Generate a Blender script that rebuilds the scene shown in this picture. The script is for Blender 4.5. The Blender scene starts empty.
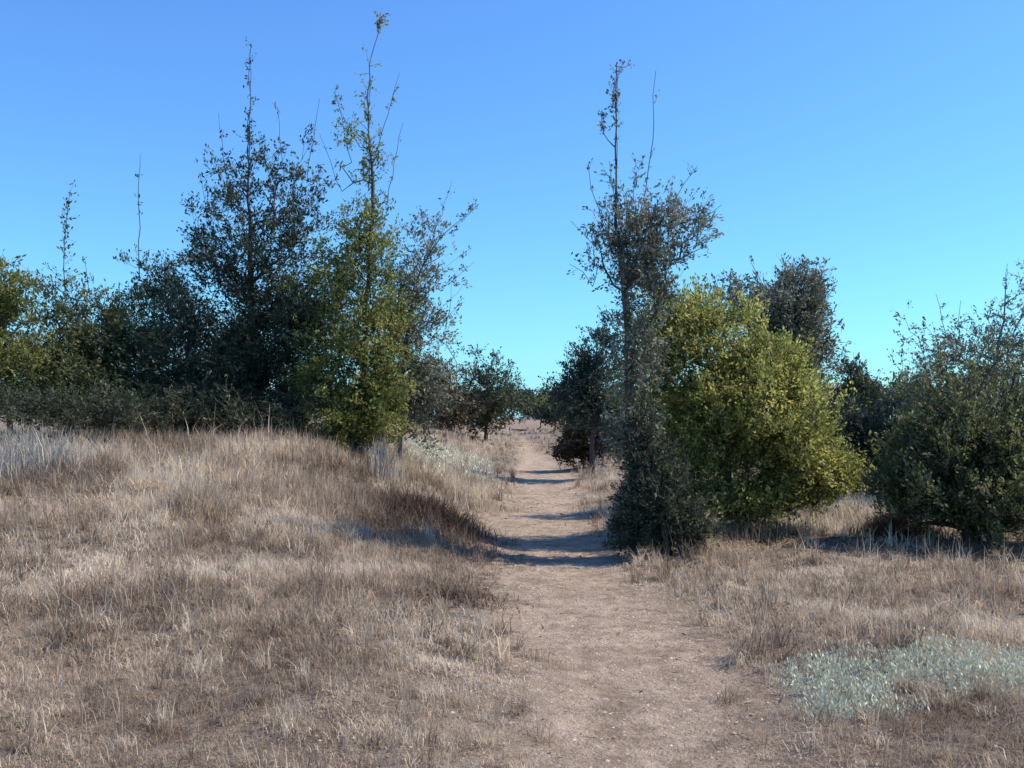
import bpy, math, random
import numpy as np
from math import radians as R

S = bpy.context.scene
COL = S.collection
rng = np.random.default_rng(7)
random.seed(7)

# ------------------------------------------------------------ camera, sky, sun, exposure
CAMZ = 1.6
FPX = 995.0                       # focal length in pixels of a 1024 px wide picture
cd = bpy.data.cameras.new('camera')
cd.sensor_width = 36.0
cd.lens = FPX / 1024 * 36.0
cd.clip_start = 0.05
cd.clip_end = 4000
cam = bpy.data.objects.new('camera', cd)
cam.location = (0, 0, CAMZ)
cam.rotation_euler = (R(90 + 1.96), 0, 0)
COL.objects.link(cam)
S.camera = cam

SUN_EL, SUN_ROT = R(49), R(84)    # the sun stands to the right, level with the trees
w = bpy.data.worlds.new('World')
S.world = w
w.use_nodes = True
nt = w.node_tree
bg = nt.nodes['Background']
sky = nt.nodes.new('ShaderNodeTexSky')
sky.sky_type = 'NISHITA'
sky.sun_disc = False
sky.sun_elevation = SUN_EL
sky.sun_rotation = SUN_ROT
sky.air_density = 1.0
sky.dust_density = 0.5
sky.ozone_density = 2.2
sp_ = nt.nodes.new('ShaderNodeSeparateColor'); cb_ = nt.nodes.new('ShaderNodeCombineColor')
nt.links.new(sky.outputs[0], sp_.inputs[0])
for k, (gain, power) in enumerate(((0.54, 0.86), (0.87, 1.0), (2.05, 0.66))):   # the deep cyan-blue of this clear sky
    pw = nt.nodes.new('ShaderNodeMath'); pw.operation = 'POWER'; pw.inputs[1].default_value = power
    mu = nt.nodes.new('ShaderNodeMath'); mu.operation = 'MULTIPLY'; mu.inputs[1].default_value = gain
    nt.links.new(sp_.outputs[k], pw.inputs[0]); nt.links.new(pw.outputs[0], mu.inputs[0]); nt.links.new(mu.outputs[0], cb_.inputs[k])
nt.links.new(cb_.outputs[0], bg.inputs['Color'])
bg.inputs['Strength'].default_value = 0.15

sl = bpy.data.lights.new('sun', 'SUN')
sl.energy = 5.0
sl.angle = R(0.53)
sl.color = (1.0, 0.905, 0.76)
so = bpy.data.objects.new('sun', sl)
d = (math.sin(SUN_ROT) * math.cos(SUN_EL), math.cos(SUN_ROT) * math.cos(SUN_EL), math.sin(SUN_EL))
so.rotation_euler = (math.atan2(math.hypot(d[0], d[1]), d[2]), 0, math.atan2(d[1], d[0]) + math.pi / 2)
so.location = (20, -5, 30)
COL.objects.link(so)

vs = S.view_settings
vs.view_transform = 'Standard'
vs.look = 'None'
vs.gamma = 1.0
vs.exposure = 0.32
vs.use_curve_mapping = False
S.cycles.max_bounces = 6
S.cycles.diffuse_bounces = 3
S.cycles.transmission_bounces = 4
S.cycles.transparent_max_bounces = 4

# ------------------------------------------------------------ helpers
def sm(a, b, v):
    t = np.clip((np.asarray(v, float) - a) / (b - a), 0, 1)
    return t * t * (3 - 2 * t)

_NG = np.random.default_rng(3).random((256, 256))
def vnoise(x, y, seed=0):
    x = np.asarray(x, float) + seed * 17.3
    y = np.asarray(y, float) + seed * 31.7
    xi = np.floor(x).astype(int); yi = np.floor(y).astype(int)
    fx = x - xi; fy = y - yi
    fx = fx * fx * (3 - 2 * fx); fy = fy * fy * (3 - 2 * fy)
    g = lambda a, b: _NG[a % 256, b % 256]
    return (g(xi, yi) * (1 - fx) + g(xi + 1, yi) * fx) * (1 - fy) + (g(xi, yi + 1) * (1 - fx) + g(xi + 1, yi + 1) * fx) * fy

def fbm(x, y, o=4, seed=0):
    s = 0; a = 0.5
    for k in range(o):
        s = s + a * vnoise(x * 2 ** k, y * 2 ** k, seed + k); a *= 0.5
    return s

PY = [0, 3, 5, 8.75, 12, 15.6, 21, 26, 35, 45, 60, 90, 5000]
PX = [0.50, 0.58, 0.66, 0.64, 0.55, 0.60, 0.75, 0.95, 0.9, 0.7, 0.5, 0.8, 5]
PW = [0.5, 0.50, 0.58, 0.74, 0.76, 0.78, 0.80, 0.9, 0.6, 0.2, -0.2, -0.5, -0.5]
def path_sd(x, y):
    """signed distance from the path's edge in metres, negative on the path"""
    return np.abs(x - np.interp(y, PY, PX)) - np.interp(y, PY, PW) + (fbm(x * 1.1, y * 0.9, 4, 5) - 0.47) * 0.9

def H(x, y):
    x = np.asarray(x, float); y = np.asarray(y, float)
    left = 1.22 * sm(5, 19, y) * sm(0.1, 4.3, -x)
    crest = 0.62 * sm(28, 60, y)
    h = left + crest * (1 - 0.6 * sm(0.6, 6.5, -x))
    h = h + 0.35 * sm(6, 16, x) * sm(10, 30, y)
    amp = sm(-0.5, 1.0, path_sd(x, y))
    h = h - 0.09 * (1 - amp)
    h = h + (fbm(x * 0.35, y * 0.35, 3, 1) - 0.44) * 0.28 * (0.25 + amp)
    h = h + (fbm(x * 1.7, y * 1.7, 3, 2) - 0.44) * 0.15 * (0.2 + amp) + (fbm(x * 3.6, y * 3.6, 2, 8) - 0.37) * 0.05
    far = sm(90, 400, np.hypot(x, y))
    return h * (1 - far) + 0.9 * far

def W(px, py, Y):
    """a point of the place given by its bearing, its height angle and its distance"""
    return np.array([(px - 512) / FPX * Y, Y, CAMZ + (418 - py) / FPX * Y])

def make_mesh(name, verts, faces, mat, parent=None, var=None, smooth=False, extra=None):
    """verts Nx3, faces MxK (all the same K)"""
    verts = np.asarray(verts, np.float32); faces = np.asarray(faces, np.int32)
    me = bpy.data.meshes.new(name)
    M, K = faces.shape
    me.vertices.add(len(verts)); me.vertices.foreach_set('co', verts.ravel())
    me.loops.add(M * K); me.loops.foreach_set('vertex_index', faces.ravel())
    me.polygons.add(M)
    me.polygons.foreach_set('loop_start', np.arange(0, M * K, K, dtype=np.int32))
    me.polygons.foreach_set('loop_total', np.full(M, K, np.int32))
    if smooth:
        me.polygons.foreach_set('use_smooth', np.ones(M, bool))
    me.update(calc_edges=True)
    if var is not None:
        a = me.attributes.new('var', 'FLOAT', 'POINT'); a.data.foreach_set('value', np.asarray(var, np.float32))
    for k, v in (extra or {}).items():
        a = me.attributes.new(k, 'FLOAT', 'POINT'); a.data.foreach_set('value', np.asarray(v, np.float32))
    me.materials.append(mat)
    o = bpy.data.objects.new(name, me)
    COL.objects.link(o)
    if parent: o.parent = parent
    return o

def tag(o, label=None, cat=None, group=None, kind=None):
    if label: o['label'] = label
    if cat: o['category'] = cat
    if group: o['group'] = group
    if kind: o['kind'] = kind
    return o

def empty(name, loc):
    e = bpy.data.objects.new(name, None)
    e.empty_display_size = 0.2
    e.location = tuple(float(v) for v in loc)
    COL.objects.link(e)
    return e

# ------------------------------------------------------------ materials
def new_mat(name):
    m = bpy.data.materials.new(name); m.use_nodes = True
    n = m.node_tree; b = n.nodes['Principled BSDF']
    return m, n, b

def ramp(n, stops, fac):
    r = n.nodes.new('ShaderNodeValToRGB')
    el = r.color_ramp.elements
    el[0].position = stops[0][0]; el[0].color = (*stops[0][1], 1)
    el[1].position = stops[-1][0]; el[1].color = (*stops[-1][1], 1)
    for p, c in stops[1:-1]:
        e = el.new(p); e.color = (*c, 1)
    n.links.new(fac, r.inputs['Fac'])
    return r.outputs['Color']

def noise(n, scale, detail=5, rough=0.6, coord=None):
    t = n.nodes.new('ShaderNodeTexNoise')
    t.inputs['Scale'].default_value = scale
    t.inputs['Detail'].default_value = detail
    t.inputs['Roughness'].default_value = rough
    if coord is not None: n.links.new(coord, t.inputs['Vector'])
    return t.outputs['Fac']

def leaf_mat(name, stops, trans=0.35, rough=0.55):
    m, n, b = new_mat(name)
    a = n.nodes.new('ShaderNodeAttribute'); a.attribute_name = 'var'
    c = ramp(n, stops, a.outputs['Fac'])
    n.links.new(c, b.inputs['Base Color'])
    b.inputs['Roughness'].default_value = rough
    b.inputs['Specular IOR Level'].default_value = 0.25
    tr = n.nodes.new('ShaderNodeBsdfTranslucent')
    n.links.new(c, tr.inputs['Color'])
    mx = n.nodes.new('ShaderNodeMixShader'); mx.inputs[0].default_value = trans
    n.links.new(b.outputs[0], mx.inputs[1]); n.links.new(tr.outputs[0], mx.inputs[2])
    n.links.new(mx.outputs[0], n.nodes['Material Output'].inputs['Surface'])
    return m

M_YEL = leaf_mat('leaf_yellow_green', [(0, (0.07, 0.085, 0.025)), (0.5, (0.36, 0.37, 0.09)), (0.85, (0.60, 0.57, 0.15)), (1, (0.62, 0.52, 0.24))], 0.5)
M_GRN = leaf_mat('leaf_green', [(0, (0.07, 0.09, 0.025)), (0.5, (0.21, 0.235, 0.055)), (0.85, (0.36, 0.36, 0.09)), (1, (0.46, 0.40, 0.17))], 0.45)
M_OLV = leaf_mat('leaf_olive', [(0, (0.055, 0.066, 0.026)), (0.6, (0.15, 0.165, 0.06)), (1, (0.31, 0.31, 0.14))], 0.4)
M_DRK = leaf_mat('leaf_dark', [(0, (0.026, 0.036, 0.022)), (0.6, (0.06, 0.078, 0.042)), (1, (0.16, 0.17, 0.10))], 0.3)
M_TEAL = leaf_mat('leaf_blue_green', [(0, (0.025, 0.050, 0.040)), (0.6, (0.055, 0.085, 0.065)), (1, (0.12, 0.14, 0.10))], 0.25)
M_GRY = leaf_mat('leaf_grey', [(0, (0.09, 0.095, 0.06)), (0.6, (0.22, 0.225, 0.16)), (1, (0.38, 0.37, 0.29))], 0.25)
M_BRN = leaf_mat('leaf_brown', [(0, (0.035, 0.028, 0.018)), (0.6, (0.07, 0.058, 0.032)), (1, (0.14, 0.10, 0.06))], 0.25)
M_RST = leaf_mat('leaf_rust', [(0, (0.06, 0.032, 0.022)), (0.6, (0.11, 0.062, 0.042)), (1, (0.2, 0.14, 0.10))], 0.2)
M_SAGE = leaf_mat('leaf_sage', [(0, (0.38, 0.37, 0.26)), (0.5, (0.60, 0.60, 0.44)), (1, (0.76, 0.76, 0.62))], 0.2)
M_GRASS = leaf_mat('dry_grass', [(0, (0.19, 0.135, 0.095)), (0.35, (0.41, 0.31, 0.225)), (0.75, (0.62, 0.495, 0.365)), (1, (0.80, 0.68, 0.53))], 0.4, 0.7)
M_PALE = leaf_mat('pale_straw', [(0, (0.25, 0.22, 0.19)), (0.5, (0.42, 0.38, 0.33)), (1, (0.62, 0.57, 0.5))], 0.25, 0.7)

def bark_mat(name, c0, c1):
    m, n, b = new_mat(name)
    tc = n.nodes.new('ShaderNodeTexCoord')
    mp = n.nodes.new('ShaderNodeMapping'); mp.inputs['Scale'].default_value = (1, 1, 0.25)
    n.links.new(tc.outputs['Object'], mp.inputs['Vector'])
    f = noise(n, 30, 5, 0.7, mp.outputs[0])
    n.links.new(ramp(n, [(0.3, c0), (0.7, c1)], f), b.inputs['Base Color'])
    b.inputs['Roughness'].default_value = 0.9
    bp = n.nodes.new('ShaderNodeBump'); bp.inputs['Strength'].default_value = 0.6; bp.inputs['Distance'].default_value = 0.02
    n.links.new(f, bp.inputs['Height']); n.links.new(bp.outputs[0], b.inputs['Normal'])
    return m
M_BARK = bark_mat('bark_dark', (0.035, 0.028, 0.022), (0.12, 0.10, 0.085))
M_BARKG = bark_mat('bark_grey', (0.08, 0.072, 0.066), (0.24, 0.22, 0.20))
M_BARKP = bark_mat('bark_pale', (0.25, 0.23, 0.19), (0.48, 0.45, 0.39))

def ground_mat():
    m, n, b = new_mat('dry_ground')
    tc = n.nodes.new('ShaderNodeTexCoord'); co = tc.outputs['Object']
    sd = n.nodes.new('ShaderNodeAttribute'); sd.attribute_name = 'sd'
    sage = n.nodes.new('ShaderNodeAttribute'); sage.attribute_name = 'sage'
    n1 = noise(n, 0.7, 6, 0.65, co); n2 = noise(n, 9, 6, 0.7, co); n3 = noise(n, 60, 4, 0.7, co)
    sand = ramp(n, [(0.30, (0.32, 0.24, 0.18)), (0.5, (0.45, 0.345, 0.262)), (0.7, (0.59, 0.465, 0.36))], n2)
    soil = ramp(n, [(0.28, (0.15, 0.112, 0.085)), (0.5, (0.26, 0.20, 0.155)), (0.72, (0.36, 0.29, 0.23))], n2)
    def mixc(a, bb, f):
        x = n.nodes.new('ShaderNodeMix'); x.data_type = 'RGBA'
        if isinstance(f, float): x.inputs[0].default_value = f
        else: n.links.new(f, x.inputs[0])
        n.links.new(a, x.inputs[6]); n.links.new(bb, x.inputs[7]); return x.outputs[2]
    grain = ramp(n, [(0.3, (0.75, 0.74, 0.72)), (0.65, (1.12, 1.1, 1.08))], n3)
    mr = n.nodes.new('ShaderNodeMapRange'); mr.inputs['From Min'].default_value = -0.22; mr.inputs['From Max'].default_value = 0.42
    ad = n.nodes.new('ShaderNodeMath'); ad.operation = 'MULTIPLY_ADD'; ad.inputs[1].default_value = 0.5
    n.links.new(n2, ad.inputs[0]); n.links.new(sd.outputs['Fac'], ad.inputs[2])
    sb = n.nodes.new('ShaderNodeMath'); sb.operation = 'SUBTRACT'; sb.inputs[1].default_value = 0.25
    n.links.new(ad.outputs[0], sb.inputs[0]); n.links.new(sb.outputs[0], mr.inputs['Value'])
    c = mixc(sand, soil, mr.outputs[0])
    n4 = noise(n, 2.6, 5, 0.7, co)
    pat = ramp(n, [(0.36, (0.74, 0.72, 0.69)), (0.5, (1.06, 1.05, 1.04)), (0.66, (1.24, 1.23, 1.21))], n4)
    m4 = n.nodes.new('ShaderNodeMix'); m4.data_type = 'RGBA'; m4.blend_type = 'MULTIPLY'; m4.inputs[0].default_value = 1
    n.links.new(c, m4.inputs[6]); n.links.new(pat, m4.inputs[7]); c = m4.outputs[2]
    gs = n.nodes.new('ShaderNodeRGB'); gs.outputs[0].default_value = (0.36, 0.35, 0.28, 1)
    c = mixc(c, gs.outputs[0], sage.outputs['Fac'])
    mu = n.nodes.new('ShaderNodeMix'); mu.data_type = 'RGBA'; mu.blend_type = 'MULTIPLY'; mu.inputs[0].default_value = 1
    n.links.new(c, mu.inputs[6]); n.links.new(grain, mu.inputs[7])
    n.links.new(mu.outputs[2], b.inputs['Base Color'])
    b.inputs['Roughness'].default_value = 0.95
    b.inputs['Specular IOR Level'].default_value = 0.1
    s = n.nodes.new('ShaderNodeMath'); s.operation = 'MULTIPLY_ADD'; s.inputs[1].default_value = 0.4
    n.links.new(n3, s.inputs[0]); n.links.new(n2, s.inputs[2])
    bp = n.nodes.new('ShaderNodeBump'); bp.inputs['Strength'].default_value = 1.0; bp.inputs['Distance'].default_value = 0.09
    n.links.new(s.outputs[0], bp.inputs['Height']); n.links.new(bp.outputs[0], b.inputs['Normal'])
    return m
M_GROUND = ground_mat()

# ------------------------------------------------------------ ground and path
def sage_mask(x, y):
    e = 0.95 * (1 - np.clip(np.hypot((x - 3.8) / 4.2, (y - 5.85 + 0.18 * np.sin(x * 1.7)) / 0.95), 0, 1.5))
    e2 = 0.75 * (1 - np.clip(np.hypot((x + 1.6) / 2.2, (y - 27) / 10), 0, 1.5))
    return np.clip(np.maximum(e, e2) * 2 + (fbm(x * 1.8, y * 2.4, 3, 9) - 0.47) * 2.6, 0, 1) * sm(0.0, 0.3, np.maximum(e, e2)) * sm(0.15, 0.6, path_sd(x, y))

us = np.linspace(-1, 1, 520)
gx = 0.5 + np.sinh(us * 7.5) / math.sinh(7.5) * 2500
ut = np.linspace(0, 1, 620)
gy = -2.5 + np.sinh(ut * 7.0) / math.sinh(7.0) * 3000
XX, YY = np.meshgrid(gx, gy)
ZZ = H(XX, YY)
vv = np.stack([XX.ravel(), YY.ravel(), ZZ.ravel()], 1)
nx, ny = len(gx), len(gy)
ii, jj = np.meshgrid(np.arange(nx - 1), np.arange(ny - 1))
q = (jj * nx + ii).ravel()
ff = np.stack([q, q + 1, q + nx + 1, q + nx], 1)
sdv = path_sd(XX, YY).ravel(); sgv = sage_mask(XX, YY).ravel()
fsd = sdv[ff].mean(1); fy = vv[ff][:, :, 1].mean(1)
on = (fsd < 0.0) & (fy < 75)
def submesh(name, mask):
    f = ff[mask]; u, inv = np.unique(f, return_inverse=True)
    o = make_mesh(name, vv[u], inv.reshape(f.shape), M_GROUND, smooth=True, extra={'sd': sdv[u], 'sage': sgv[u]})
    return tag(o, kind='structure')
g = submesh('ground', ~on); tag(g, 'dry tan ground rising gently to the left under the grass', 'ground')
p = submesh('path', on); tag(p, 'pale sandy footpath worn through the dry grass towards the gap between the trees', 'path')

# ------------------------------------------------------------ blades, leaves, branches
def blades(pts, hgt, lean, width, bend=0.5):
    """each blade is two quads that narrow to the tip"""
    N = len(pts)
    az = rng.uniform(0, 2 * np.pi, N)
    ld = np.stack([np.cos(az), np.sin(az), np.zeros(N)], 1)
    pa = rng.uniform(0, 2 * np.pi, N)
    sd = np.stack([np.cos(pa), np.sin(pa), np.zeros(N)], 1) * (width / 2)[:, None]
    up = np.array([0, 0, 1.0])
    l1 = lean * 0.5; l2 = lean * (1 + bend)
    mid = pts + (ld * np.sin(l1)[:, None] + up * np.cos(l1)[:, None]) * (hgt * 0.5)[:, None]
    l2 = np.minimum(l2, 1.75)
    tip = mid + (ld * np.sin(l2)[:, None] + up * np.cos(l2)[:, None]) * (hgt * 0.5)[:, None]
    V = np.stack([pts - sd, pts + sd, mid + sd * 0.8, mid - sd * 0.8, tip + sd * 0.15, tip - sd * 0.15], 1).reshape(-1, 3)
    b = np.arange(N)[:, None] * 6
    F = np.stack([b + [0, 1, 2, 3], b + [3, 2, 4, 5]], 1).reshape(-1, 4)
    return V, F

def leaves(cen, L, wid, updir=0.3, axis=None):
    N = len(cen)
    a = rng.normal(size=(N, 3))
    if axis is None: a[:, 2] += updir * 2
    else: a = axis + a * 0.42
    a /= np.linalg.norm(a, axis=1)[:, None]
    b = rng.normal(size=(N, 3)); b -= (b * a).sum(1)[:, None] * a
    b /= np.linalg.norm(b, axis=1)[:, None]
    L = L * rng.uniform(0.6, 1.3, N); 
    A = a * (L / 2)[:, None]; B = b * (L * wid / 2)[:, None]
    V = np.stack([cen - A, cen - B + A * 0.1, cen + A, cen + B + A * 0.1], 1).reshape(-1, 3)
    F = np.arange(N * 4).reshape(-1, 4)
    return V, F

def frusta(P0, P1, r0, r1, k=6):
    P0 = np.asarray(P0); P1 = np.asarray(P1); r0 = np.asarray(r0); r1 = np.asarray(r1)
    N = len(P0)
    d = P1 - P0; d /= np.linalg.norm(d, axis=1)[:, None] + 1e-9
    ref = np.where(np.abs(d[:, 2:3]) > 0.9, np.array([[1.0, 0, 0]]), np.array([[0, 0, 1.0]]))
    u = np.cross(d, ref); u /= np.linalg.norm(u, axis=1)[:, None]; v = np.cross(d, u)
    t = np.arange(k) / k * 2 * np.pi
    ring = u[:, None] * np.cos(t)[None, :, None] + v[:, None] * np.sin(t)[None, :, None]
    V = np.concatenate([P0[:, None] + ring * r0[:, None, None], P1[:, None] + ring * r1[:, None, None]], 1)
    b = np.arange(N)[:, None] * (2 * k)
    i = np.arange(k); j = (i + 1) % k
    F = np.stack([b + i, b + j, b + k + j, b + k + i], 2).reshape(-1, 4)
    return V.reshape(-1, 3), F

def tree(name, label, cat, base, Y, lobes, mat, bark=M_BARK, leaf=0.055, wid=0.44, r0=0.012,
         trunk=None, shoots=(), group=None, seed=1, depth=1.0, updir=0.3, stems=1, leafden=1.0, base_y=None):
    """base: bearing px of the trunk foot. lobes: (px, py, rx, rz, clusters, leaves per cluster, spread m)
    given as bearings at the tree's distance Y; the lobes get real depth."""
    global rng
    keep = rng; rng = np.random.default_rng(seed)
    bx = (base - 512) / FPX * Y
    gz = float(H(bx, Y))
    B = np.array([bx, Y, gz - 0.05])
    root = empty(name, (bx, Y, gz))
    tag(root, label, cat, group)
    # trunk line
    nodes = []; par = []
    def chain(pts, start=-1):
        pi = start
        for q in pts:
            nodes.append(np.array(q, float)); par.append(pi); pi = len(nodes) - 1
        return pi
    clusters = []
    for (px, py, rx, rz, n, nl, sp) in lobes:
        c = W(px, py, Y); Rx = rx / FPX * Y; Rz = rz / FPX * Y; Ry = Rx * depth
        v = rng.normal(size=(n, 3)); v /= np.linalg.norm(v, axis=1)[:, None]
        ph = rng.uniform(0, 6.28, 6)
        lump = 1 + 0.20 * np.sin(3.1 * v[:, 0] + 2.2 * v[:, 2] + ph[0]) + 0.17 * np.sin(5.3 * v[:, 2] + 3.7 * v[:, 1] + ph[1]) + 0.12 * np.sin(9 * v[:, 0] + ph[2])
        v *= (rng.random(n) ** 0.5 * lump * (1 + np.where(rng.random(n) < 0.12, rng.uniform(0.05, 0.4, n), 0)))[:, None]
        pc = c + v * [Rx, Ry, Rz]
        gzz = H(pc[:, 0], pc[:, 1])
        pc[:, 2] = np.maximum(pc[:, 2], gzz + 0.08)
        for q in pc: clusters.append((q, nl, sp))
    tops = trunk if trunk else [(base, min(l[1] for l in lobes))]
    for s in range(stems):
        a0 = B + (np.array([rng.normal() * 0.12, rng.normal() * 0.12, 0]) if stems > 1 else 0)
        if stems > 1:
            e = clusters[rng.integers(len(clusters))][0]
            e = B + (e - B) * 0.75
            pts = [a0 + (e - a0) * t + np.array([0, 0, 0.25 * math.sin(t * math.pi)]) for t in np.linspace(0, 1, 6)]
        else:
            way = [a0] + [W(px, py, Y) for px, py in tops]
            pts = []
            for a, b in zip(way[:-1], way[1:]):
                m = max(3, int(np.linalg.norm(b - a) / 0.3))
                for t in np.linspace(0, 1, m, endpoint=False):
                    pts.append(a + (b - a) * t + rng.normal(size=3) * [0.018, 0.018, 0])
            pts.append(way[-1])
        chain(pts)
    # greedy growth to the clusters
    clusters.sort(key=lambda c: min(np.linalg.norm(c[0][:2] - nodes[k][:2]) for k in range(0, len(nodes), 4)))
    arr = np.zeros((len(nodes) + len(clusters) * 6, 3)); cnt = len(nodes); arr[:cnt] = nodes
    for (q, nl, sp) in clusters:
        D = q - arr[:cnt]
        dd = np.linalg.norm(D, axis=1)
        pen = dd + np.maximum(0, 0.55 * dd - D[:, 2]) * 0.9
        k = int(np.argmin(pen)); m = int(np.clip(dd[k] / 0.22, 1, 5)); pi = k; a = arr[k].copy()
        for t in np.linspace(0, 1, m + 1)[1:]:
            pnt = a + (q - a) * t + rng.normal(size=3) * 0.02 - np.array([0, 0, 0.10 * dd[k] * math.sin(t * math.pi)])
            nodes.append(pnt); par.append(pi); pi = len(nodes) - 1; arr[pi] = pnt; cnt = pi + 1
    leafc = []; leafa = []; leafv = []; tw0 = []; tw1 = []
    mid = np.mean([c[0] for c in clusters], axis=0)
    def spray(st, dr, ln, per, cv=0.0):
        m = len(st)
        tw0.append(st); tw1.append(st + dr * ln[:, None])
        t = rng.uniform(0.12, 1.02, (m, per))
        c = st[:, None] + dr[:, None] * (ln[:, None] * t)[:, :, None] + rng.normal(size=(m, per, 3)) * leaf * 0.38
        leafc.append(c.reshape(-1, 3)); leafa.append(np.repeat(dr, per, 0)); leafv.append(np.repeat(rng.normal(cv, 0.15, m), per))
    for (q, nl, sp) in clusters:
        per = 9
        m = max(2, int(nl * leafden / per * rng.uniform(0.6, 1.4)))
        out = q - mid; out[2] *= 0.6; out = out / (np.linalg.norm(out) + 1e-6)
        dr = rng.normal(size=(m, 3)) * 0.75 + out * 0.55 + np.array([0, 0, 0.25 + updir])
        dr /= np.linalg.norm(dr, axis=1)[:, None]
        st = q + rng.normal(size=(m, 3)) * sp * [0.8, 0.8, 0.65]
        spray(st, dr, sp * rng.uniform(1.0, 2.8, m), per, rng.normal(0, 0.2))
    # long upright shoots standing out of the crown
    for (pts_px, nleaf, sp) in shoots:
        way = [W(px, py, Y) for px, py in pts_px]
        D = np.linalg.norm(arr[:cnt] - way[0], axis=1); k = int(np.argmin(D)); pi = k
        full = [arr[k]] + way
        for a, b in zip(full[:-1], full[1:]):
            m = max(2, int(np.linalg.norm(b - a) / 0.25))
            for t in np.linspace(0, 1, m + 1)[1:]:
                nodes.append(a + (b - a) * t + rng.normal(size=3) * 0.015); par.append(pi); pi = len(nodes) - 1
        if nleaf:
            way = np.array(way); seg = rng.integers(0, len(way) - 1, nleaf); t = rng.random(nleaf)[:, None]
            m = max(3, nleaf // 4); seg = seg[:m]; t = t[:m]
            dr = rng.normal(size=(m, 3)) * 0.7 + [0, 0, 0.9]; dr /= np.linalg.norm(dr, axis=1)[:, None]
            spray(way[seg] * (1 - t) + way[seg + 1] * t, dr, rng.uniform(1.2, 4.5, m) * sp, 6)
    n = len(nodes); wgt = np.zeros(n)
    for i in range(n - 1, -1, -1):
        wgt[i] += 1
        if par[i] >= 0: wgt[par[i]] += wgt[i] 
    rad = r0 * 0.55 * (wgt ** 0.42) * (0.55 + 0.45 * np.clip(wgt / 60, 0, 1))
    N = np.array(nodes); P = np.array(par)
    e = np.where(P >= 0)[0]
    rr0 = np.minimum(rad[P[e]], rad[e] * 1.6)
    main = e
    V1, F1 = frusta(N[P[main]], N[main], rr0[:], rad[main])
    # fine twigs into the leaf clusters
    tw0 = np.concatenate(tw0); tw1 = np.concatenate(tw1)
    V2, F2 = frusta(tw0, tw1, np.full(len(tw0), r0 * 0.38), np.full(len(tw0), r0 * 0.12), 3)
    V = np.concatenate([V1, V2]) - [bx, Y, gz]; F = np.concatenate([F1, F2 + len(V1)])
    make_mesh('trunk' if cat == 'tree' else 'stems', V, F, bark, root, smooth=True)
    C = np.concatenate(leafc); A = np.concatenate(leafa); LV = np.concatenate(leafv)
    ok = C[:, 2] > H(C[:, 0], C[:, 1]) + 0.02; C = C[ok]; A = A[ok]; LV = LV[ok]
    V, F = leaves(C, leaf, wid, updir, A)
    var = np.clip(rng.normal(0.48, 0.16, len(C)) + LV, 0, 1)
    make_mesh('crown', V - [bx, Y, gz], F, mat, root, var=np.repeat(var, 4))
    rng = keep
    return root

# ------------------------------------------------------------ left trees
GL = None
tree('leafy_shrub', 'bright green sunlit shrub at the left edge of the picture', 'shrub', 5, 17.5,
     [(-40, 330, 60, 60, 90, 110, .13), (2, 300, 26, 36, 44, 100, .11), (0, 370, 44, 45, 70, 100, .13)], M_GRN, leaf=.07, stems=4, seed=11)
tree('broadleaf_shrub', 'dark olive shrub between the bright left-edge shrub and the bluish shrub', 'shrub', 85, 19,
     [(70, 365, 70, 54, 170, 110, .15), (60, 310, 40, 34, 34, 60, .12), (110, 330, 45, 40, 50, 80, .12), (95, 400, 75, 35, 110, 110, .14)], M_OLV, leaf=.075, stems=5, seed=12,
     shoots=[(((64, 300), (62, 240), (66, 190)), 130, .07), (((88, 300), (84, 262)), 26, .05)])
tree('bluish_shrub', 'dusky blue-green shrub with one bare thin stem rising high above it', 'shrub', 150, 21,
     [(165, 420, 60, 18, 60, 90, .12), (152, 290, 34, 34, 42, 70, .12), (150, 345, 62, 46, 110, 100, .15), (160, 395, 70, 36, 100, 110, .15), (185, 310, 30, 30, 26, 50, .12)], M_TEAL, leaf=.08, stems=4, seed=13,
     shoots=[(((138, 280), (136, 215), (137, 152)), 24, .03)])
tree('broadleaf_tree', 'tall dark tree with an airy top and a bare leader, left of the yellow-green tree', 'tree', 252, 19.5,
     [(250, 360, 80, 62, 240, 130, .16), (230, 398, 74, 36, 130, 130, .15), (240, 280, 66, 60, 120, 90, .14), (235, 205, 46, 48, 56, 50, .12), (290, 235, 46, 60, 66, 56, .12), (300, 320, 44, 60, 80, 110, .14),
      (255, 160, 34, 26, 20, 34, .09), (300, 175, 26, 36, 20, 30, .09), (205, 250, 22, 38, 22, 40, .10)], M_DRK, leaf=.075, seed=14,
     trunk=[(250, 300), (246, 180), (247, 100), (248, 38)], r0=.010,
     shoots=[(((247, 150), (247, 90), (248, 38)), 80, .06), (((250, 146), (244, 128)), 60, .09), (((225, 180), (215, 110)), 20, .05), (((283, 180), (275, 105)), 18, .05), (((305, 180), (318, 95)), 24, .05), (((210, 240), (198, 170)), 24, .06)])
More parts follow.
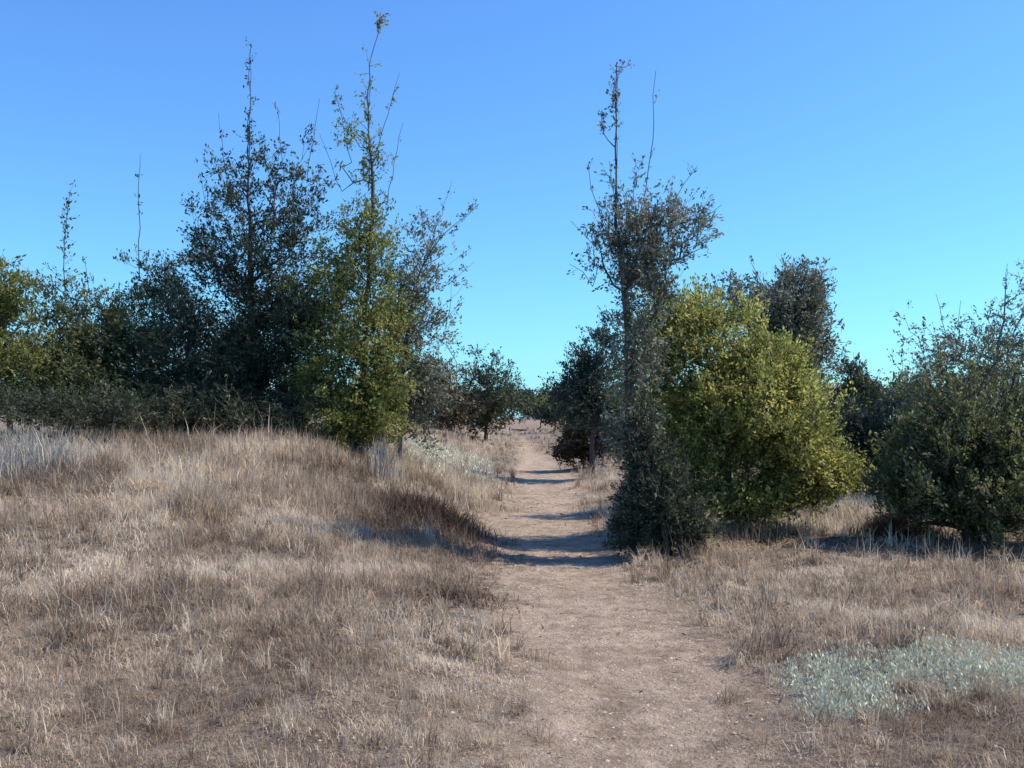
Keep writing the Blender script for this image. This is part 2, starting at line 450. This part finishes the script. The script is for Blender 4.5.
tree('broadleaf_tree', 'slender yellow-green tree topped by a long leader, tallest on the left', 'tree', 362, 18.5,
     [(355, 350, 50, 62, 130, 105, .13), (352, 425, 50, 24, 120, 100, .11), (345, 275, 44, 50, 72, 80, .12), (385, 330, 30, 50, 40, 70, .12), (372, 235, 32, 45, 50, 62, .11), (378, 405, 32, 32, 60, 90, .12), (325, 385, 30, 36, 50, 90, .12),
      (365, 165, 28, 34, 26, 34, .09), (345, 130, 22, 28, 10, 22, .08)], M_GRN, leaf=.07, seed=15, r0=.010,
     trunk=[(366, 300), (372, 200), (367, 110), (368, 60), (379, 12)],
     shoots=[(((376, 26), (379, 12)), 60, .06), (((369, 190), (367, 110), (368, 60)), 150, .09), (((368, 120), (362, 98)), 30, .06), (((375, 150), (398, 70)), 28, .05), (((350, 160), (333, 85)), 30, .05), (((385, 200), (402, 120)), 26, .05), (((340, 190), (318, 130)), 18, .05)])
tree('thin_tree', 'sparse grey tree leaning right on the right flank of the yellow-green tree', 'tree', 400, 20.5,
     [(418, 250, 26, 40, 26, 46, .12), (408, 300, 30, 46, 50, 80, .13), (428, 320, 28, 40, 30, 50, .12), (440, 265, 26, 36, 15, 30, .10), (408, 395, 24, 46, 70, 90, .13), (400, 330, 24, 40, 40, 70, .12), (432, 385, 26, 30, 36, 70, .12)],
     M_GRY, bark=M_BARKG, leaf=.075, seed=16, trunk=[(403, 360), (415, 280), (440, 235), (478, 203)], r0=.010,
     shoots=[(((455, 226), (478, 203)), 40, .06), (((425, 260), (452, 178)), 20, .05), (((440, 290), (474, 262)), 16, .05), (((430, 340), (462, 300)), 18, .05)])
tree('understory_shrub', 'low blackish shrub at the foot of the tall dark left tree', 'shrub', 200, 18,
     [(190, 412, 60, 22, 90, 110, .11), (255, 415, 55, 20, 90, 110, .11)], M_DRK, leaf=.06, stems=5, seed=17)
tree('understory_shrub', 'low dark shrub under the dark olive shrub on the left', 'shrub', 60, 16.5,
     [(40, 408, 60, 18, 70, 90, .10), (105, 412, 50, 18, 60, 90, .10)], M_DRK, leaf=.055, stems=5, seed=18)

# ------------------------------------------------------------ middle distance
tree('distant_shrub', 'brownish round shrub beyond the field, just right of the sparse grey tree', 'shrub', 432, 42,
     [(438, 406, 40, 24, 120, 90, .24), (425, 378, 26, 24, 40, 50, .2), (455, 382, 22, 18, 20, 40, .2)], M_BRN, leaf=.14, stems=4, seed=21)
tree('distant_shrub', 'dark green shrub across the field with a wispy top, left of the path gap', 'shrub', 485, 44,
     [(484, 408, 36, 20, 120, 90, .24), (488, 378, 26, 24, 40, 46, .2)], M_DRK, leaf=.14, stems=4, seed=22,
     shoots=[(((492, 372), (494, 352)), 30, .12)])
tree('distant_tree', 'small hazy tree standing at the very end of the path', 'tree', 541, 80,
     [(541, 407, 20, 9, 80, 60, .35)], M_TEAL, leaf=.28, seed=23)
tree('distant_shrub', 'small dark shrub at the right side of the path gap', 'shrub', 552, 60,
     [(556, 413, 14, 9, 50, 60, .26)], M_DRK, leaf=.2, stems=3, seed=24)
tree('blue_green_tree', 'blue-green tree right of the path, behind the tall thin tree', 'tree', 592, 27,
     [(588, 385, 26, 32, 90, 90, .17), (600, 345, 24, 26, 40, 50, .14), (576, 402, 24, 20, 50, 80, .15), (604, 410, 30, 26, 70, 90, .17)], M_TEAL, leaf=.095, seed=25,
     trunk=[(594, 380), (598, 325)])
tree('path_side_shrub', 'grey-brown shrub at the right path edge casting a dark band on the path', 'shrub', 588, 31,
     [(584, 440, 22, 18, 80, 90, .16), (602, 432, 24, 20, 70, 90, .16), (566, 452, 14, 8, 24, 60, .12)], M_BRN, leaf=.10, stems=4, seed=26)

# ------------------------------------------------------------ right group
tree('tall_thin_tree', 'tall thin tree with a bare whip-like leader beside the path', 'tree', 634, 12.0,
     [(652, 230, 46, 30, 34, 50, .10), (622, 240, 36, 36, 36, 56, .10), (648, 262, 34, 30, 34, 60, .10), (640, 285, 30, 34, 46, 80, .09), (640, 350, 26, 44, 40, 80, .10), (630, 420, 24, 50, 36, 80, .10), (672, 215, 40, 20, 26, 50, .08),
      (690, 235, 30, 28, 20, 30, .07), (632, 490, 20, 40, 26, 70, .09), (600, 262, 18, 26, 12, 30, .07)], M_GRY, leaf=.05, seed=31, r0=.009,
     trunk=[(632, 460), (628, 330), (618, 220), (617, 120), (618, 58)],
     shoots=[(((614, 105), (616, 78)), 50, .035), (((605, 132), (603, 108)), 40, .03), (((618, 62), (634, 60)), 8, .02), (((617, 205), (617, 120), (618, 64)), 90, .04), (((617, 205), (610, 160)), 60, .05), (((632, 210), (640, 165)), 60, .05), (((640, 215), (655, 140), (657, 70)), 14, .03),
             (((660, 215), (700, 165)), 24, .04), (((690, 225), (722, 205)), 22, .04), (((600, 250), (572, 220)), 16, .04), (((605, 230), (588, 165)), 16, .04), (((595, 285), (570, 262)), 16, .04)])
tree('round_bush', 'big rounded yellow-green bush, brightest and largest on the right', 'bush', 735, 13.6,
     [(735, 415, 78, 76, 320, 110, .12), (688, 345, 50, 44, 100, 100, .11), (658, 375, 30, 60, 60, 90, .10), (762, 378, 50, 46, 110, 110, .11), (788, 440, 48, 52, 140, 120, .10), (695, 450, 40, 60, 100, 110, .10), (826, 478, 34, 26, 60, 90, .10), (800, 400, 30, 40, 30, 60, .12), (680, 325, 26, 26, 24, 60, .08), (715, 315, 50, 22, 40, 60, .09), (808, 475, 32, 28, 50, 100, .09), (740, 498, 74, 22, 150, 100, .09), (650, 340, 24, 34, 34, 80, .09)],
     M_YEL, leaf=.055, seed=32, stems=6, r0=.008, updir=.5)
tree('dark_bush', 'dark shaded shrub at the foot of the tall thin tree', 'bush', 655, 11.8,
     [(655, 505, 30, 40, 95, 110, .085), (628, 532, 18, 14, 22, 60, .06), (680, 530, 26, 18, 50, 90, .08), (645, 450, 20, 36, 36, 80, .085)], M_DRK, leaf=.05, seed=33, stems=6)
tree('grey_green_tree', 'dusky grey-green tree standing behind the big yellow-green bush', 'tree', 790, 17.5,
     [(785, 310, 40, 34, 120, 100, .12), (800, 350, 34, 60, 130, 100, .12), (735, 300, 30, 20, 26, 44, .10), (800, 282, 28, 18, 22, 44, .09)], M_GRY, leaf=.07, seed=34, trunk=[(792, 380), (790, 290), (802, 262)],
     shoots=[(((800, 280), (808, 258)), 22, .05), (((765, 290), (752, 262)), 22, .05), (((722, 296), (712, 272)), 16, .05)])
tree('small_conifer', 'small deep green tree peeking between the big bush and the right shrubs', 'tree', 856, 27,
     [(856, 378, 12, 14, 26, 60, .12), (856, 398, 24, 18, 60, 90, .14), (858, 420, 30, 22, 70, 90, .15)], M_DRK, leaf=.09, seed=35, trunk=[(856, 400), (854, 352)])
tree('blue_green_shrub', 'soft blue-green shrub at the right foot of the big yellow-green bush', 'shrub', 862, 18.5,
     [(855, 440, 34, 34, 110, 100, .13), (885, 450, 32, 34, 90, 100, .12), (835, 462, 24, 28, 50, 80, .11)], M_TEAL, leaf=.07, seed=36, stems=5)
tree('sprawling_shrub', 'dark olive spreading shrub with a deep shadow beneath, at the right edge', 'shrub', 975, 12.4,
     [(955, 452, 60, 36, 190, 100, .12), (1020, 445, 55, 44, 150, 100, .12), (1000, 490, 100, 36, 280, 110, .10), (922, 488, 36, 32, 90, 100, .10), (965, 512, 60, 14, 60, 80, .08), (945, 400, 34, 30, 26, 44, .11), (1005, 385, 40, 30, 26, 44, .11)], M_OLV, leaf=.058, seed=37, stems=9, updir=.8,
     shoots=[(((945, 380), (940, 340)), 40, .05), (((985, 380), (990, 335)), 40, .05)])
tree('pale_thin_tree', 'pale grey wispy tree rising behind the spreading right-edge shrub', 'tree', 990, 18,
     [(950, 355, 50, 38, 70, 40, .12), (1010, 345, 40, 48, 70, 46, .12), (1030, 300, 26, 36, 18, 34, .10), (975, 385, 55, 30, 60, 70, .12), (915, 395, 26, 22, 18, 40, .10)], M_GRY, bark=M_BARKG, leaf=.065, seed=38, trunk=[(992, 400), (1004, 320), (1010, 268)],
     shoots=[(((1008, 290), (1010, 262)), 20, .05), (((950, 350), (938, 292)), 16, .05), (((960, 340), (962, 300)), 14, .05)])

# ------------------------------------------------------------ far trees closing the horizon
far = [(505, 84, 14, 'dark'), (572, 78, 16, 'olive'), (-60, 60, 30, 'olive'), (30, 64, 26, 'dark'), (120, 58, 28, 'olive'), (215, 62, 24, 'dark'), (300, 66, 26, 'olive'), (380, 60, 22, 'blue-green'),
       (640, 66, 20, 'dark'), (700, 60, 22, 'olive'), (770, 64, 22, 'dark'), (840, 70, 18, 'blue-green'), (905, 62, 22, 'olive'), (960, 66, 24, 'dark'), (1030, 60, 28, 'olive'), (1090, 62, 26, 'dark')]
where = ['just left of the small hazy tree at the end of the path', 'just right of the small hazy tree at the end of the path', 'behind the bright shrub at the left edge', 'behind the dark olive shrub', 'behind the bluish shrub', 'behind the left foot of the tall dark tree', 'behind the right foot of the tall dark tree',
         'behind the slender yellow-green tree', 'behind the tall thin tree by the path', 'behind the left of the big bush', 'behind the middle of the big bush',
         'between the big bush and the right shrubs', 'left behind the spreading right shrub', 'behind the middle of the spreading right shrub', 'behind the wispy pale tree', 'past the right edge behind the shrubs']
for k, ((px, Y, hp, kind), wh) in enumerate(zip(far, where)):
    m = {'olive': M_OLV, 'dark': M_DRK, 'blue-green': M_TEAL}[kind]
    tree('background_tree', 'distant %s tree %s' % (kind, wh), 'tree', px, Y,
         [(px, 404, 40, hp * 0.5, 90, 70, .36), (px + 10, 404 - hp * 0.5, 22, hp * 0.4, 30, 50, .3)], m, leaf=.24, seed=60 + k, group='far trees along the horizon')

# ------------------------------------------------------------ ground cover
def scatter(n, y0, y1, margin=2.5, pw=1.0):
    y = y0 + (y1 - y0) * rng.random(n) ** pw
    half = 0.56 * y + margin
    x = (rng.random(n) * 2 - 1) * half
    keepp = rng.random(n) < half / half.max()
    return x[keepp], y[keepp]

def grass_layer(n, y0, y1, nb, hh, width, flat):
    x, y = scatter(n, y0, y1)
    sd = path_sd(x, y)
    dn = fbm(x * 0.9, y * 0.9, 3, 21)
    keepp = (sd + (dn - 0.45) * 1.2 > rng.uniform(-0.15, 0.55, len(x))) & (dn + rng.uniform(-.2, .2, len(x)) > 0.30)
    keepp &= ~((sage_mask(x, y) > .3) & (rng.random(len(x)) < .6))
    keepp &= ~((np.hypot((x - 5.4) / 2.9, (y - 12.2) / 1.25) < 1) & (rng.random(len(x)) < .93))
    x, y, dn = x[keepp], y[keepp], dn[keepp]
    lean0 = np.clip(rng.normal(flat, 0.3, len(x)), 0.05, 1.4)
    hscale = hh * (0.45 + 1.3 * np.clip(fbm(x * 0.6, y * 0.6, 3, 33) - 0.2, 0, 1)) * rng.uniform(0.6, 1.3, len(x)) * (0.55 + 0.45 * sm(0, 1.0, path_sd(x, y)))
    tv = np.clip(0.5 + (fbm(x * 0.8, y * 0.8, 4, 44) - 0.47) * 3.0 + 0.0 + rng.normal(0, 0.10, len(x)), 0, 1)
    k = len(x)
    X = np.repeat(x, nb) + rng.normal(0, 0.03, k * nb); Yy = np.repeat(y, nb) + rng.normal(0, 0.03, k * nb)
    pts = np.stack([X, Yy, H(X, Yy) - 0.01], 1)
    hg = np.repeat(hscale, nb) * rng.uniform(0.5, 1.2, k * nb)
    ln = np.clip(np.repeat(lean0, nb) + rng.normal(0, 0.25, k * nb), 0.02, 1.5)
    V, F = blades(pts, hg, ln, width * rng.uniform(0.6, 1.4, k * nb))
    var = np.clip(np.repeat(tv, nb) + rng.normal(0, 0.13, k * nb), 0, 1)
    return V, F, np.repeat(var, 6)

parts = [grass_layer(34000, 1.5, 6.5, 9, .12, .004, 1.0), grass_layer(42000, 6, 13, 8, .18, .006, .85),
         grass_layer(42000, 12, 24, 7, .30, .010, .5), grass_layer(40000, 22, 70, 6, .30, .028, .5)]
def stalks(n, y0, y1, hh, width):
    x, y = scatter(n, y0, y1)
    k = (np.hypot((x - 5.4) / 2.9, (y - 12.2) / 1.25) > 1) & (path_sd(x, y) > 0.15) & (fbm(x * 0.5, y * 0.5, 3, 55) + rng.uniform(-.12, .12, len(x)) > 0.46)
    x, y = np.repeat(x[k], 4), np.repeat(y[k], 4); N = len(x)
    x = x + rng.normal(0, .05, N); y = y + rng.normal(0, .05, N)
    V, F = blades(np.stack([x, y, H(x, y) - .01], 1), hh * rng.uniform(.6, 1.5, N), np.clip(rng.normal(.5, .35, N), 0, 1.3), np.full(N, width), .6)
    return V, F, np.repeat(np.clip(rng.normal(.62, .25, N), 0, 1), 6)
def tufts(n, y0, y1, hh, width, nb):
    x, y = scatter(n, y0, y1)
    k = (sage_mask(x, y) < .25) & (path_sd(x, y) > rng.uniform(-.1, .35, len(x))) & (np.hypot((x - 5.4) / 2.9, (y - 12.2) / 1.25) > 1)
    x, y = x[k], y[k]; m = len(x); sz = rng.uniform(.5, 1.5, m); tone = rng.choice([.12, .25, .5, .8], m)
    X = np.repeat(x, nb) + rng.normal(0, .035, m * nb) * np.repeat(sz, nb); Yy = np.repeat(y, nb) + rng.normal(0, .035, m * nb) * np.repeat(sz, nb)
    V, F = blades(np.stack([X, Yy, H(X, Yy) - .01], 1), hh * np.repeat(sz, nb) * rng.uniform(.4, 1.2, m * nb), np.clip(rng.normal(.75, .4, m * nb), .05, 1.45), width * rng.uniform(.6, 1.4, m * nb), .7)
    return V, F, np.repeat(np.clip(np.repeat(tone, nb) + rng.normal(0, .12, m * nb), 0, 1), 6)
parts += [tufts(900, 2.6, 7, .15, .004, 45), tufts(1700, 6.5, 15, .22, .007, 38), tufts(1600, 14, 30, .32, .012, 30)]
parts += [stalks(1500, 2.5, 8, .17, .003), stalks(5000, 7, 20, .28, .005), stalks(3500, 14, 30, .5, .011)]
o = 0; Vs = []; Fs = []; As = []
for V, F, a in parts:
    Vs.append(V); Fs.append(F + o); As.append(a); o += len(V)
gr = make_mesh('dry_grass', np.concatenate(Vs), np.concatenate(Fs), M_GRASS, var=np.concatenate(As))
tag(gr, 'matted dry tan grass covering the ground on both sides of the path', 'grass', kind='stuff')

# silvery green low herbs
n = 22000
x = rng.uniform(0.6, 8.0, n); y = rng.uniform(4.6, 8.0, n)
mk = (sage_mask(x, y) > rng.uniform(0.05, 0.9, n)) & (path_sd(x, y) > 0.1)
x, y = x[mk], y[mk]
x2, y2 = scatter(26000, 17, 40); mk = (sage_mask(x2, y2) > rng.uniform(0.2, 0.9, len(x2))) & (path_sd(x2, y2) > 0.1); x2, y2 = x2[mk], y2[mk]
nb = 9
X = np.repeat(x, nb) + rng.normal(0, .025, len(x) * nb); Yy = np.repeat(y, nb) + rng.normal(0, .025, len(x) * nb)
C = np.stack([X, Yy, H(X, Yy) + np.abs(rng.normal(0, .035, len(X)))], 1)
V, F = leaves(C, .03, .3, 1.2)
X2 = np.repeat(x2, 6) + rng.normal(0, .06, len(x2) * 6); Y2 = np.repeat(y2, 6) + rng.normal(0, .06, len(x2) * 6)
C2 = np.stack([X2, Y2, H(X2, Y2) + np.abs(rng.normal(0, .07, len(X2)))], 1)
Vb, Fb = leaves(C2, .09, .35, .6)
V = np.concatenate([V, Vb]); F = np.concatenate([F, Fb + len(V) - len(Vb)])
hb = make_mesh('low_herbs', V, F, M_SAGE, var=np.repeat(np.clip(rng.normal(.5, .25, len(F)), 0, 1), 4))
tag(hb, 'silvery green low herbs spread on the ground right of the path and in the far field', 'herbs', kind='stuff')

# fallen leaves and twigs
M_LIT = leaf_mat('fallen_leaf', [(0, (0.07, 0.05, 0.035)), (0.5, (0.17, 0.12, 0.08)), (1, (0.38, 0.30, 0.21))], 0.1, 0.8)
x, y = scatter(16000, 2.8, 24)
a = np.abs(path_sd(x, y)); k = (a < 1.3) & (rng.random(len(x)) < np.exp(-((a - .1) / .5) ** 2) * .8 + .08)
near = rng.random(7000); x3 = rng.uniform(1.2, 8, 7000); y3 = rng.uniform(10.8, 14.5, 7000)
x = np.concatenate([x[k], x3]); y = np.concatenate([y[k], y3]); n = len(x)
ax = rng.normal(size=(n, 3)) * [1, 1, .15]; ax /= np.linalg.norm(ax, axis=1)[:, None]
C = np.stack([x, y, H(x, y) + .012], 1); up = np.array([0, 0, 1.0]) + rng.normal(0, .25, (n, 3)); sdv_ = np.cross(ax, up)
sdv_ /= np.linalg.norm(sdv_, axis=1)[:, None]; long = rng.random(n) < .25
L = (rng.uniform(.012, .03, n) * np.where(long, 2.5, 1))[:, None] * (0.7 + y[:, None] / 14); Wd = L * np.where(long, .07, .3)[:, None]
V = np.stack([C - ax * L, C - sdv_ * Wd, C + ax * L, C + sdv_ * Wd], 1).reshape(-1, 3)
lt = make_mesh('leaf_litter', V, np.arange(4 * n).reshape(-1, 4), M_LIT, var=np.repeat(rng.random(n), 4))
tag(lt, 'brown fallen leaves and twig bits along the path edges and under the bushes', 'leaf litter', kind='stuff')

# pebbles and crumbs on the path
def pebbles(n, y0, y1, s0, s1):
    y = rng.uniform(y0, y1, n); x = np.interp(y, PY, PX) + rng.normal(0, .75, n)
    s = rng.uniform(s0, s1, n) * rng.uniform(.5, 1, n)
    ico = np.array([[1, 0, 0], [0, 1, 0], [-1, 0, 0], [0, -1, 0], [0, 0, 1]], float)
    V = ico[None] * s[:, None, None] * rng.uniform(.6, 1.2, (n, 5, 1)); V[:, :, 2] *= .7
    V += np.stack([x, y, H(x, y)], 1)[:, None]
    b = np.arange(n)[:, None] * 5
    F = np.stack([b + [0, 1, 4], b + [1, 2, 4], b + [2, 3, 4], b + [3, 0, 4]], 1).reshape(-1, 3)
    return V.reshape(-1, 3), F, np.repeat(rng.random(n) ** 1.5 * .85, 5)
def stone_mat():
    m, nn, b = new_mat('stone')
    a = nn.nodes.new('ShaderNodeAttribute'); a.attribute_name = 'var'
    nn.links.new(ramp(nn, [(0, (0.16, 0.12, 0.095)), (0.6, (0.38, 0.31, 0.26)), (1, (0.6, 0.54, 0.48))], a.outputs['Fac']), b.inputs['Base Color'])
    b.inputs['Roughness'].default_value = 0.9
    return m
M_STONE = stone_mat()
V1, F1, a1 = pebbles(4200, 3.0, 10, .004, .017); V2, F2, a2 = pebbles(1500, 10, 22, .008, .022)
pb = make_mesh('gravel', np.concatenate([V1, V2]), np.concatenate([F1, F2 + len(V1)]), M_STONE, var=np.concatenate([a1, a2]))
tag(pb, 'small pebbles and crumbs strewn on the sandy path', 'gravel', kind='stuff')

# ------------------------------------------------------------ single plants of the ground
def clump(name, label, px, Y, n, hgt, width, rad, mat, flat=.35, seed=1, cat='grass clump'):
    global rng
    keep = rng; rng = np.random.default_rng(seed)
    x0 = (px - 512) / FPX * Y; z0 = float(H(x0, Y))
    x = x0 + rng.normal(0, rad, n); y = Y + rng.normal(0, rad, n)
    pts = np.stack([x, y, H(x, y) - .01], 1)
    fall = np.exp(-(((x - x0) ** 2 + (y - Y) ** 2) / (2 * (rad * 1.6) ** 2)))
    V, F = blades(pts, hgt * rng.uniform(.5, 1.15, n) * (.35 + .65 * fall), np.clip(rng.normal(flat, .25, n), .02, 1.4), width * rng.uniform(.6, 1.4, n), .4)
    var = np.clip(rng.normal(.5, .25, n), 0, 1)
    ob = make_mesh(name, V - [x0, Y, z0], F, mat, var=np.repeat(var, 6))
    ob.location = (x0, Y, z0)
    tag(ob, label, cat)
    rng = keep
clump('dry_or_shade_clump', 'dark brown clump added on the left bank of the path in place of tree shadow', 428, 13.2, 2600, .55, .010, .34, M_RST, .6, 71, 'dead bush')  # dark blades stand in for the branch shadow of the tall thin tree
clump('dry_or_shade_clump', 'flat dark clump added at the left path edge in place of branch shadow', 452, 8.8, 900, .16, .007, .26, M_RST, 1.0, 72, 'dead bush')  # another added dark patch, branch shadow put into blade colour
clump('dry_or_shade_clump', 'reddish brown dead bush left of the deep shadow under the spreading shrub', 893, 13.4, 2200, .42, .010, .24, M_RST, .5, 73, 'dead bush')
clump('grass_tussock', 'pale straw stalks under the right flank of the yellow-green tree', 384, 16.6, 110, .85, .014, .16, M_PALE, .2, 74)
clump('grass_tussock', 'tall greyish straw tussock at the left edge below the bright shrub', 28, 13.5, 900, .7, .010, .45, M_PALE, .35, 75)
clump('grass_tussock', 'brown tussock among the grass below the tall dark left tree', 205, 11.5, 1500, .42, .008, .22, M_GRASS, .4, 77)
clump('grass_tussock', 'pale straw tussock at the foot of the tall thin tree', 622, 13.3, 700, .75, .008, .10, M_PALE, .12, 78)
